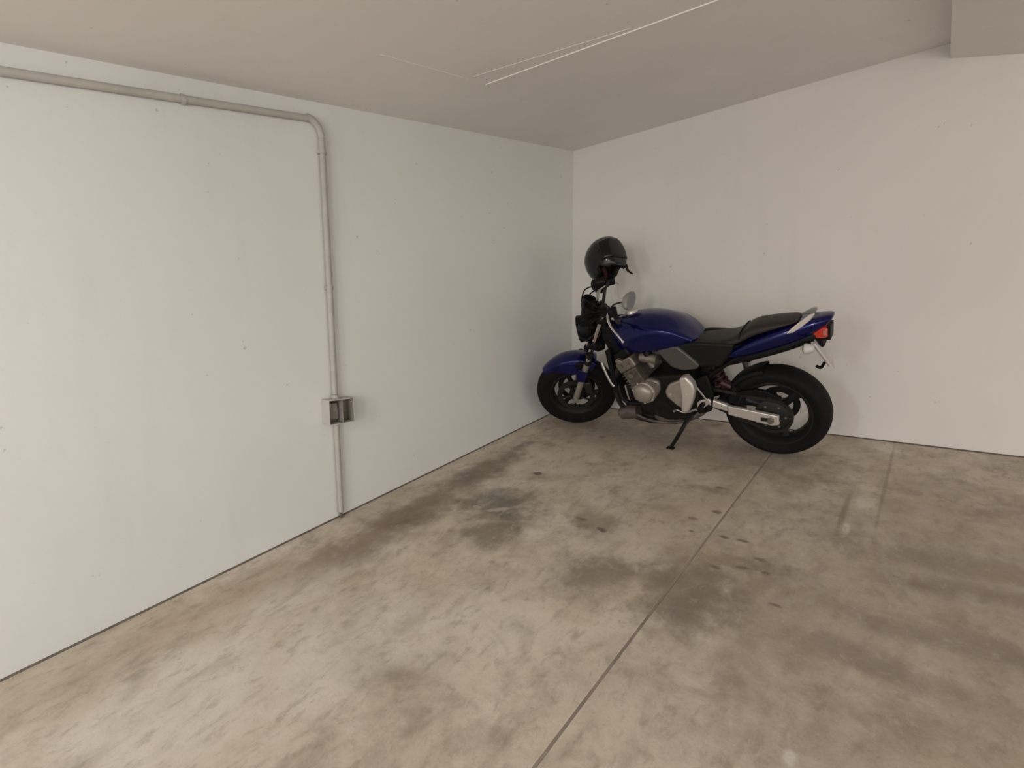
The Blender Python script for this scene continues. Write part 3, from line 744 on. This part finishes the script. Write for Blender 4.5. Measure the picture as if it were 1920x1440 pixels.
for k in range(4):
    y = -0.15 + 0.10 * k
    p = cx0 + cd * 0.15 + cs * 0.066 + Vector((0, y, 0))
    part('head_bolt', add_tube(NB(), [p, p + cs * 0.012], 0.010, 8), M_alu, head)
p = cx0 + cd * 0.150 + Vector((0, 0.195, 0))
for dx, dz, r in ((0.03, 0.012, 0.016), (-0.028, -0.01, 0.018), (0.0, -0.075, 0.02), (0.03, -0.10, 0.012)):
    q = p + cs * dx + cd * dz
    part('side_boss', add_tube(NB(), [q, q + Vector((0, 0.014, 0))], [r, r * 0.8], 16), M_cast, head)
bm = NB(); add_prism(bm, [(0.915, 0.66), (0.93, 0.635), (0.885, 0.610), (0.865, 0.64)], 0.15, 0.20); part('thermostat_housing', bm, M_cast, bevel=0.006)
# alternator cover: domed round cover with a raised rim
alt = part('alternator_cover', add_lathe(NB(), [(0.080, 0.155), (0.080, 0.185), (0.074, 0.197), (0.066, 0.200), (0.063, 0.214), (0.055, 0.228), (0.038, 0.236), (0.0, 0.240)], (0.752, 0, 0.425), 'Y', 40), M_castl, label='domed metal alternator cover')
for k in range(7):
    a = 2 * math.pi * k / 7 + 0.2
    c = Vector((0.752 + 0.072 * math.cos(a), 0.19, 0.425 + 0.072 * math.sin(a)))
    part('cover_bolt', add_tube(NB(), [c, c + Vector((0, 0.013, 0))], 0.007, 8), M_alu, alt)
bm = NB(); add_prism(bm, [(0.775, 0.505), (0.70, 0.525), (0.645, 0.510), (0.640, 0.455), (0.665, 0.40), (0.70, 0.44)], 0.150, 0.190)
part('starter_gear_cover', bm, M_cast, bevel=0.012)
# sprocket cover in two panels
bm = NB(); add_prism(bm, [(0.500, 0.530), (0.585, 0.492), (0.612, 0.440), (0.605, 0.400), (0.545, 0.345), (0.508, 0.325), (0.497, 0.42)], 0.14, 0.185)
part('clutch_side_cover', bm, M_castl, bevel=0.012, seg=3)
bm = NB(); add_prism(bm, [(0.505, 0.548), (0.460, 0.562), (0.425, 0.515), (0.415, 0.470), (0.432, 0.40), (0.458, 0.330), (0.485, 0.308), (0.512, 0.318), (0.500, 0.43)], 0.14, 0.205)
spc = part('sprocket_cover', bm, M_alu, bevel=0.012, seg=3, label='pale metal sprocket cover')
for x, z, y in ((0.47, 0.44, 0.205), (0.46, 0.53, 0.205), (0.49, 0.335, 0.205), (0.575, 0.425, 0.185)):
    part('cover_bolt', add_tube(NB(), [(x, y - 0.002, z), (x, y + 0.008, z)], [0.009, 0.006], 10), M_alu, spc)
# clutch cover on the far side
part('clutch_cover', add_lathe(NB(), [(0.085, -0.155), (0.082, -0.19), (0.06, -0.205), (0, -0.21)], (0.60, 0, 0.41), 'Y', 32), M_cast)
# carburettors and airbox
for k in range(4):
    y = 0.145 - 0.097 * k
    cb = part('carburettor', add_tube(NB(), [(0.765, y, 0.655), (0.735, y, 0.655), (0.70, y, 0.65), (0.655, y, 0.645)], [0.030, 0.034, 0.030, 0.034], 18), M_cast)
    part('float_bowl', add_tube(NB(), [(0.705, y, 0.63), (0.690, y, 0.590)], [0.024, 0.018], 14), M_cast, cb)
    part('diaphragm_cap', add_tube(NB(), [(0.715, y, 0.672), (0.725, y, 0.700)], [0.028, 0.022], 16), M_blk, cb)
part('airbox', add_prism(NB(), [(0.66, 0.70), (0.645, 0.60), (0.54, 0.57), (0.46, 0.60), (0.46, 0.70)], -0.11, 0.11), M_blk, bevel=0.015)
# ---- radiator, hose
bm = NB(); add_prism(bm, [(1.010, 0.700), (0.975, 0.710), (0.955, 0.40), (0.990, 0.39)], -0.165, 0.165)
rad = part('radiator', bm, M_blk, bevel=0.004)
for k in range(14):
    z = 0.415 + 0.02 * k
    x = 0.990 + 0.0005 + (z - 0.39) / 0.31 * 0.020
    bm = NB(); add_box(bm, (x, -0.145, z - 0.003), (x + 0.004, 0.145, z + 0.003)); part('radiator_fin', bm, M_dmet, rad, smooth=False)
part('radiator_hose', add_tube(NB(), [(1.055, 0.150, 0.605), (1.035, 0.160, 0.55), (1.005, 0.165, 0.475), (0.985, 0.160, 0.44)], [0.013, 0.010, 0.009, 0.013], 12, sub=4), M_fork, label='pale metal radiator guard rod')
part('radiator_pipe', add_tube(NB(), [(0.96, 0.14, 0.44), (0.93, 0.17, 0.36), (0.88, 0.16, 0.32), (0.82, 0.14, 0.31)], 0.014, 12, sub=4), M_blk)
# ---- exhaust
for k in range(4):
    y = 0.145 - 0.097 * k
    yb = 0.085 - 0.057 * k
    part('exhaust_header', add_tube(NB(), [(0.895, y, 0.575), (0.945, y, 0.555), (0.985, y * 0.95, 0.46), (0.985, y * 0.9, 0.32), (0.950, yb, 0.205), (0.87, yb, 0.165), (0.75, yb * 0.9, 0.150), (0.62, yb * 0.6 - 0.02, 0.150)], 0.0175, 14, sub=5), M_dmet)
bm = NB(); add_tube(bm, [(0.86, 0.10, 0.225), (0.93, 0.10, 0.212), (0.985, 0.10, 0.200), (1.005, 0.10, 0.196)], [0.046, 0.050, 0.050, 0.030], 20)
flt = part('oil_filter', bm, M_cyl, label='chrome oil filter low in front of the engine')
part('exhaust_collector', add_tube(NB(), [(0.66, -0.02, 0.152), (0.58, -0.03, 0.155), (0.50, -0.06, 0.175), (0.43, -0.10, 0.225), (0.33, -0.125, 0.262), (0.24, -0.145, 0.31), (0.205, -0.16, 0.42), (0.22, -0.165, 0.53)], [0.05, 0.042, 0.030, 0.024, 0.022, 0.022, 0.022, 0.024], 16, sub=5), M_cast)
mf = part('muffler', add_tube(NB(), [(0.22, -0.168, 0.53), (0.17, -0.170, 0.575), (0.13, -0.172, 0.60), (-0.15, -0.178, 0.730), (-0.18, -0.179, 0.744)], [0.026, 0.040, 0.050, 0.050, 0.036], 22), M_dmet)
part('muffler_strap', add_tube(NB(), [(0.0, -0.175, 0.660), (-0.022, -0.176, 0.670)], 0.0525, 22), M_blk, mf)
part('bottom_rail', add_tube(NB(), [(0.86, 0.13, 0.215), (0.76, 0.135, 0.185), (0.60, 0.13, 0.185), (0.47, 0.13, 0.235)], 0.008, 10, sub=4), M_cyl)
# ---- swing arm, chain, sprockets
for s in (1, -1):
    sw = part('swingarm_beam', add_prism(NB(), [(0.250, 0.352), (-0.026, 0.316), (-0.028, 0.258), (0.01, 0.248), (0.250, 0.292)], 0.110 * s, 0.138 * s), M_alu, bevel=0.006, seg=3, label='pale aluminium swing arm')
    part('swingarm_front', add_prism(NB(), [(0.252, 0.345), (0.40, 0.395), (0.425, 0.365), (0.40, 0.335), (0.252, 0.300)], 0.085 * s, 0.118 * s), M_alu, bevel=0.008)
    bm = NB(); add_box(bm, (0.0, 0.137 * s, 0.274), (0.068, 0.1395 * s, 0.298)); part('adjuster_slot', bm, M_dmet, sw, smooth=False)
    part('axle_nut', add_tube(NB(), [(AR[0], 0.136 * s, 0.286), (AR[0], 0.158 * s, 0.286)], [0.019, 0.016], 6), M_cast, sw)
    part('adjuster_bolt', add_tube(NB(), [(-0.024, 0.124 * s, 0.287), (-0.040, 0.124 * s, 0.287)], 0.008, 6), M_dmet, sw)
part('swingarm_cross', add_tube(NB(), [(0.30, -0.10, 0.34), (0.30, 0.10, 0.34)], 0.034, 14), M_dmet)
spk = part('rear_sprocket', add_lathe(NB(), [(0.03, 0.082), (0.094, 0.084), (0.100, 0.086), (0.094, 0.089), (0.06, 0.096), (0.03, 0.098)], (AR[0], 0, RR + 0.002), 'Y', 44, closed=True), M_dmet)
for k in range(6):
    a = 2 * math.pi * k / 6
    c = Vector((AR[0] + 0.07 * math.cos(a), 0.088, RR + 0.002 + 0.07 * math.sin(a)))
    part('sprocket_nut', add_tube(NB(), [c, c + Vector((0, 0.012, 0))], 0.007, 6), M_cast, spk)
ch = []
cA, rA = Vector((AR[0], 0, RR + 0.002)), 0.100
cB, rB = Vector((0.47, 0, 0.415)), 0.042
dirv = (cB - cA).normalized(); nrm = Vector((-dirv.z, 0, dirv.x))
for i in range(13):
    a = math.pi / 2 + math.pi * i / 12
    ch.append(cA + (dirv * math.cos(a) + nrm * math.sin(a)) * rA)
for i in range(9):
    a = -math.pi / 2 + math.pi * i / 8
    ch.append(cB + (dirv * math.cos(a) + nrm * math.sin(a)) * rB)
bm = NB(); n = len(ch)
rg = []
for i in range(n):
    p = ch[i]; t = (ch[(i + 1) % n] - ch[i - 1]).normalized(); nn = Vector((-t.z, 0, t.x))
    rg.append([bm.verts.new(p + nn * a + Vector((0, 0.088 + b, 0))) for a, b in ((-0.009, -0.009), (0.009, -0.009), (0.009, 0.009), (-0.009, 0.009))])
for i in range(n):
    A, B = rg[i], rg[(i + 1) % n]
    for j in range(4): bm.faces.new((A[j], A[(j + 1) % 4], B[(j + 1) % 4], B[j]))
part('drive_chain', bm, M_dmet)
bm = NB(); add_prism(bm, [(0.21, 0.412), (0.19, 0.440), (0.10, 0.462), (0.03, 0.452), (-0.035, 0.415), (-0.03, 0.402), (0.05, 0.425), (0.12, 0.42)], 0.082, 0.112)
part('chain_guard', bm, M_blk, bevel=0.004)
# rear hugger over the tyre
bm = NB(); rings = []
for i in range(15):
    a = math.radians(22 + 58 * i / 14)
    o_ = [(-0.080, RR - 0.018), (-0.074, RR + 0.0), (-0.04, RR + 0.009), (0, RR + 0.011), (0.04, RR + 0.009), (0.074, RR + 0.0), (0.080, RR - 0.018)]
    inn = [(y * 0.94, r - 0.004) for y, r in o_[::-1]]
    rings.append([(AR[0] + r * math.cos(a), y, RR + r * math.sin(a)) for y, r in o_ + inn])
part('rear_hugger', add_loft(bm, rings), M_blk)
# ---- shock absorber
s0, s1 = Vector((0.375, 0.0, 0.565)), Vector((0.285, 0.0, 0.385))
sh = part('shock_absorber', add_tube(NB(), [s0, s1], 0.022, 14), M_dmet)
dv = s1 - s0; e1 = Vector((0, 1, 0)); e2 = dv.normalized().cross(e1)
hx = [s0 + dv * (0.06 + 0.88 * i / 72) + (e1 * math.cos(2 * math.pi * 6 * i / 72) + e2 * math.sin(2 * math.pi * 6 * i / 72)) * 0.038 for i in range(73)]
part('shock_spring', add_tube(NB(), hx, 0.0075, 8), M_spr, sh, label='dark red coil spring')
part('shock_reservoir', add_tube(NB(), [(0.30, 0.06, 0.47), (0.24, 0.062, 0.445)], 0.02, 14), M_spr)
# ---- foot controls
for s in (1, -1):
    part('peg_bracket', add_prism(NB(), [(0.475, 0.335), (0.40, 0.385), (0.350, 0.400), (0.338, 0.375), (0.372, 0.345), (0.43, 0.305), (0.47, 0.305)], 0.140 * s, 0.158 * s), M_alu if s > 0 else M_cast, bevel=0.005)
    fp = part('foot_peg', add_tube(NB(), [(0.385, 0.155 * s, 0.365), (0.385, 0.175 * s, 0.366), (0.382, 0.245 * s, 0.372)], [0.012, 0.015, 0.013], 12), M_blk)
    part('passenger_peg', add_tube(NB(), [(0.22, 0.105 * s, 0.47), (0.20, 0.155 * s, 0.478)], [0.012, 0.011], 12), M_blk)
part('gear_lever', add_tube(NB(), [(0.43, 0.165, 0.325), (0.50, 0.17, 0.295), (0.555, 0.172, 0.31), (0.56, 0.20, 0.312)], 0.007, 10, sub=3), M_fork)
part('gear_link', add_tube(NB(), [(0.345, 0.150, 0.355), (0.415, 0.162, 0.475)], 0.0055, 8), M_fork)
part('brake_pedal', add_tube(NB(), [(0.43, -0.165, 0.325), (0.52, -0.17, 0.295), (0.57, -0.19, 0.30)], 0.007, 10, sub=3), M_fork)
# ---- side stand
ft = Vector((0.597, 0.229, 0.055))
ss = part('side_stand', add_tube(NB(), [(0.475, 0.145, 0.275), (0.497, 0.160, 0.235), (0.555, 0.203, 0.125), (0.592, 0.226, 0.062)], [0.013, 0.013, 0.0115, 0.011], 12), M_blk)
nloc = Vector((0, -math.sin(math.radians(11)), math.cos(math.radians(11))))
bm = NB(); add_box(bm, (-0.026, -0.017, -0.005), (0.022, 0.017, 0.005))
part('stand_foot', bm, M_blk, ss, bevel=0.003, xf=Matrix.Translation(Vector((0.600, 0.229, 0.229 * math.tan(math.radians(11)) + 0.006))) @ Matrix.Rotation(math.radians(11), 4, 'X'))
part('stand_spring', add_tube(NB(), [(0.455, 0.160, 0.275), (0.545, 0.205, 0.155)], 0.006, 8), M_dmet, ss)
part('stand_bracket', add_prism(NB(), [(0.50, 0.305), (0.44, 0.32), (0.445, 0.25), (0.49, 0.245)], 0.10, 0.15), M_cast, bevel=0.006)

# ------------------------------------------------------------------ helmet hung over the far mirror
hel = bpy.data.objects.new('open_face_helmet', None); COL.objects.link(hel)
MB_ = bike.matrix_world
hcen = MB_ @ Vector((1.165, -0.30, 1.225))
# helmet frame: x = face direction, z = crown
hel.matrix_world = Matrix.Translation(hcen) @ Matrix.Rotation(math.radians(-12), 4, 'Z') @ Matrix.Rotation(math.radians(-24), 4, 'Y')
tag(hel, 'glossy black open-face helmet hung over the motorcycle mirror', 'helmet')
HA, HB, HC = 0.166, 0.128, 0.148
def hel_point(th, ph, k=1.0):
    c_ = math.cos(ph) ** (1.0 if ph > 0 else 0.55)
    return Vector((HA * c_ * math.cos(th), HB * c_ * math.sin(th), HC * math.sin(ph))) * k
FACE_N = Vector((0.995, 0, -0.02)).normalized(); FACE_D = 0.118
def shell(k, flatten, zlow):
    bm = NB(); nu, nv = 48, 20
    rows = []
    for j in range(nv + 1):
        row = []
        for i in range(nu):
            th = 2 * math.pi * i / nu
            # lower rim: deepest at nape and cheeks, notched at the sides behind the cheeks
            c_ = math.cos(th)
            low = zlow(c_)
            ph = low + (math.pi / 2 - low) * j / nv
            p = hel_point(th, ph, k)
            if flatten:
                d = p.dot(FACE_N) - FACE_D * k
                if d > 0: p = p - FACE_N * d * 0.93
            row.append(bm.verts.new(p))
        rows.append(row)
    for j in range(nv):
        for i in range(nu):
            f = (rows[j][i], rows[j][(i + 1) % nu], rows[j + 1][(i + 1) % nu], rows[j + 1][i])
            try: bm.faces.new(f)
            except ValueError: pass
    bmesh.ops.remove_doubles(bm, verts=bm.verts, dist=1e-4)
    return bm
def rim_low(c_):
    # c_ = 1 face, -1 nape
    if c_ < -0.1: return math.radians(-56 - 10 * (-c_))
    return math.radians(-57 + 26 * math.exp(-((c_ - 0.12) / 0.28) ** 2) + 10 * max(0, c_ - 0.5))
hs = link('shell', shell(1.0, True, rim_low), M_helm, hel)
sd = hs.modifiers.new('thickness', 'SOLIDIFY'); sd.thickness = 0.006; sd.offset = -1
ln = link('lining', shell(0.945, True, rim_low), M_lin, hel)
sd = ln.modifiers.new('thickness', 'SOLIDIFY'); sd.thickness = 0.022; sd.offset = -1
# smoked visor wrapped round the face opening
bm = NB(); rows = []
for j in range(9):
    ph = math.radians(-24 + 62 * j / 8); row = []
    for i in range(21):
        th = math.radians(-68 + 136 * i / 20)
        p = hel_point(th, ph, 1.012)
        d = p.dot(FACE_N) - FACE_D * 1.015
        if d > 0: p = p - FACE_N * d * 0.90
        row.append(bm.verts.new(p))
    rows.append(row)
for j in range(8):
    for i in range(20): bm.faces.new((rows[j][i], rows[j][i + 1], rows[j + 1][i + 1], rows[j + 1][i]))
vs = link('visor', bm, M_visor, hel)
sd = vs.modifiers.new('thickness', 'SOLIDIFY'); sd.thickness = 0.003; sd.offset = 1
for s in (1, -1):
    bm = NB(); add_lathe(bm, [(0.0, 0.006), (0.010, 0.005), (0.013, 0), (0.013, -0.006)], (0, 0, 0), 'Z', 16)
    yy = s * HB * math.sqrt(1 - (0.055 / HA) ** 2 - (0.02 / HC) ** 2)
    link('visor_pivot', bm, M_helm, hel, xf=Matrix.Translation((0.055, yy, 0.02)) @ Matrix.Rotation(math.radians(-90 * s), 4, 'X'))
# chin straps, dark red, hanging from the cheeks
for pts, w in (([(0.080, 0.075, -0.075), (0.098, 0.070, -0.105), (0.104, 0.066, -0.150), (0.135, 0.060, -0.195)], 0.011),
               ([(0.025, -0.085, -0.095), (0.020, -0.072, -0.130), (0.000, -0.060, -0.170), (-0.012, -0.05, -0.190)], 0.012)):
    link('chin_strap', add_tube(NB(), pts, [w, w, w * 0.8, w * 0.5], 10, sub=5, flat=0.35), M_strap, hel)
bm = NB(); bmesh.ops.create_uvsphere(bm, u_segments=16, v_segments=10, radius=0.022, matrix=Matrix.Translation((-0.012, -0.05, -0.198)) @ Matrix.Diagonal((1.0, 0.5, 1.15, 1)))
link('strap_pad', bm, M_strap, hel)
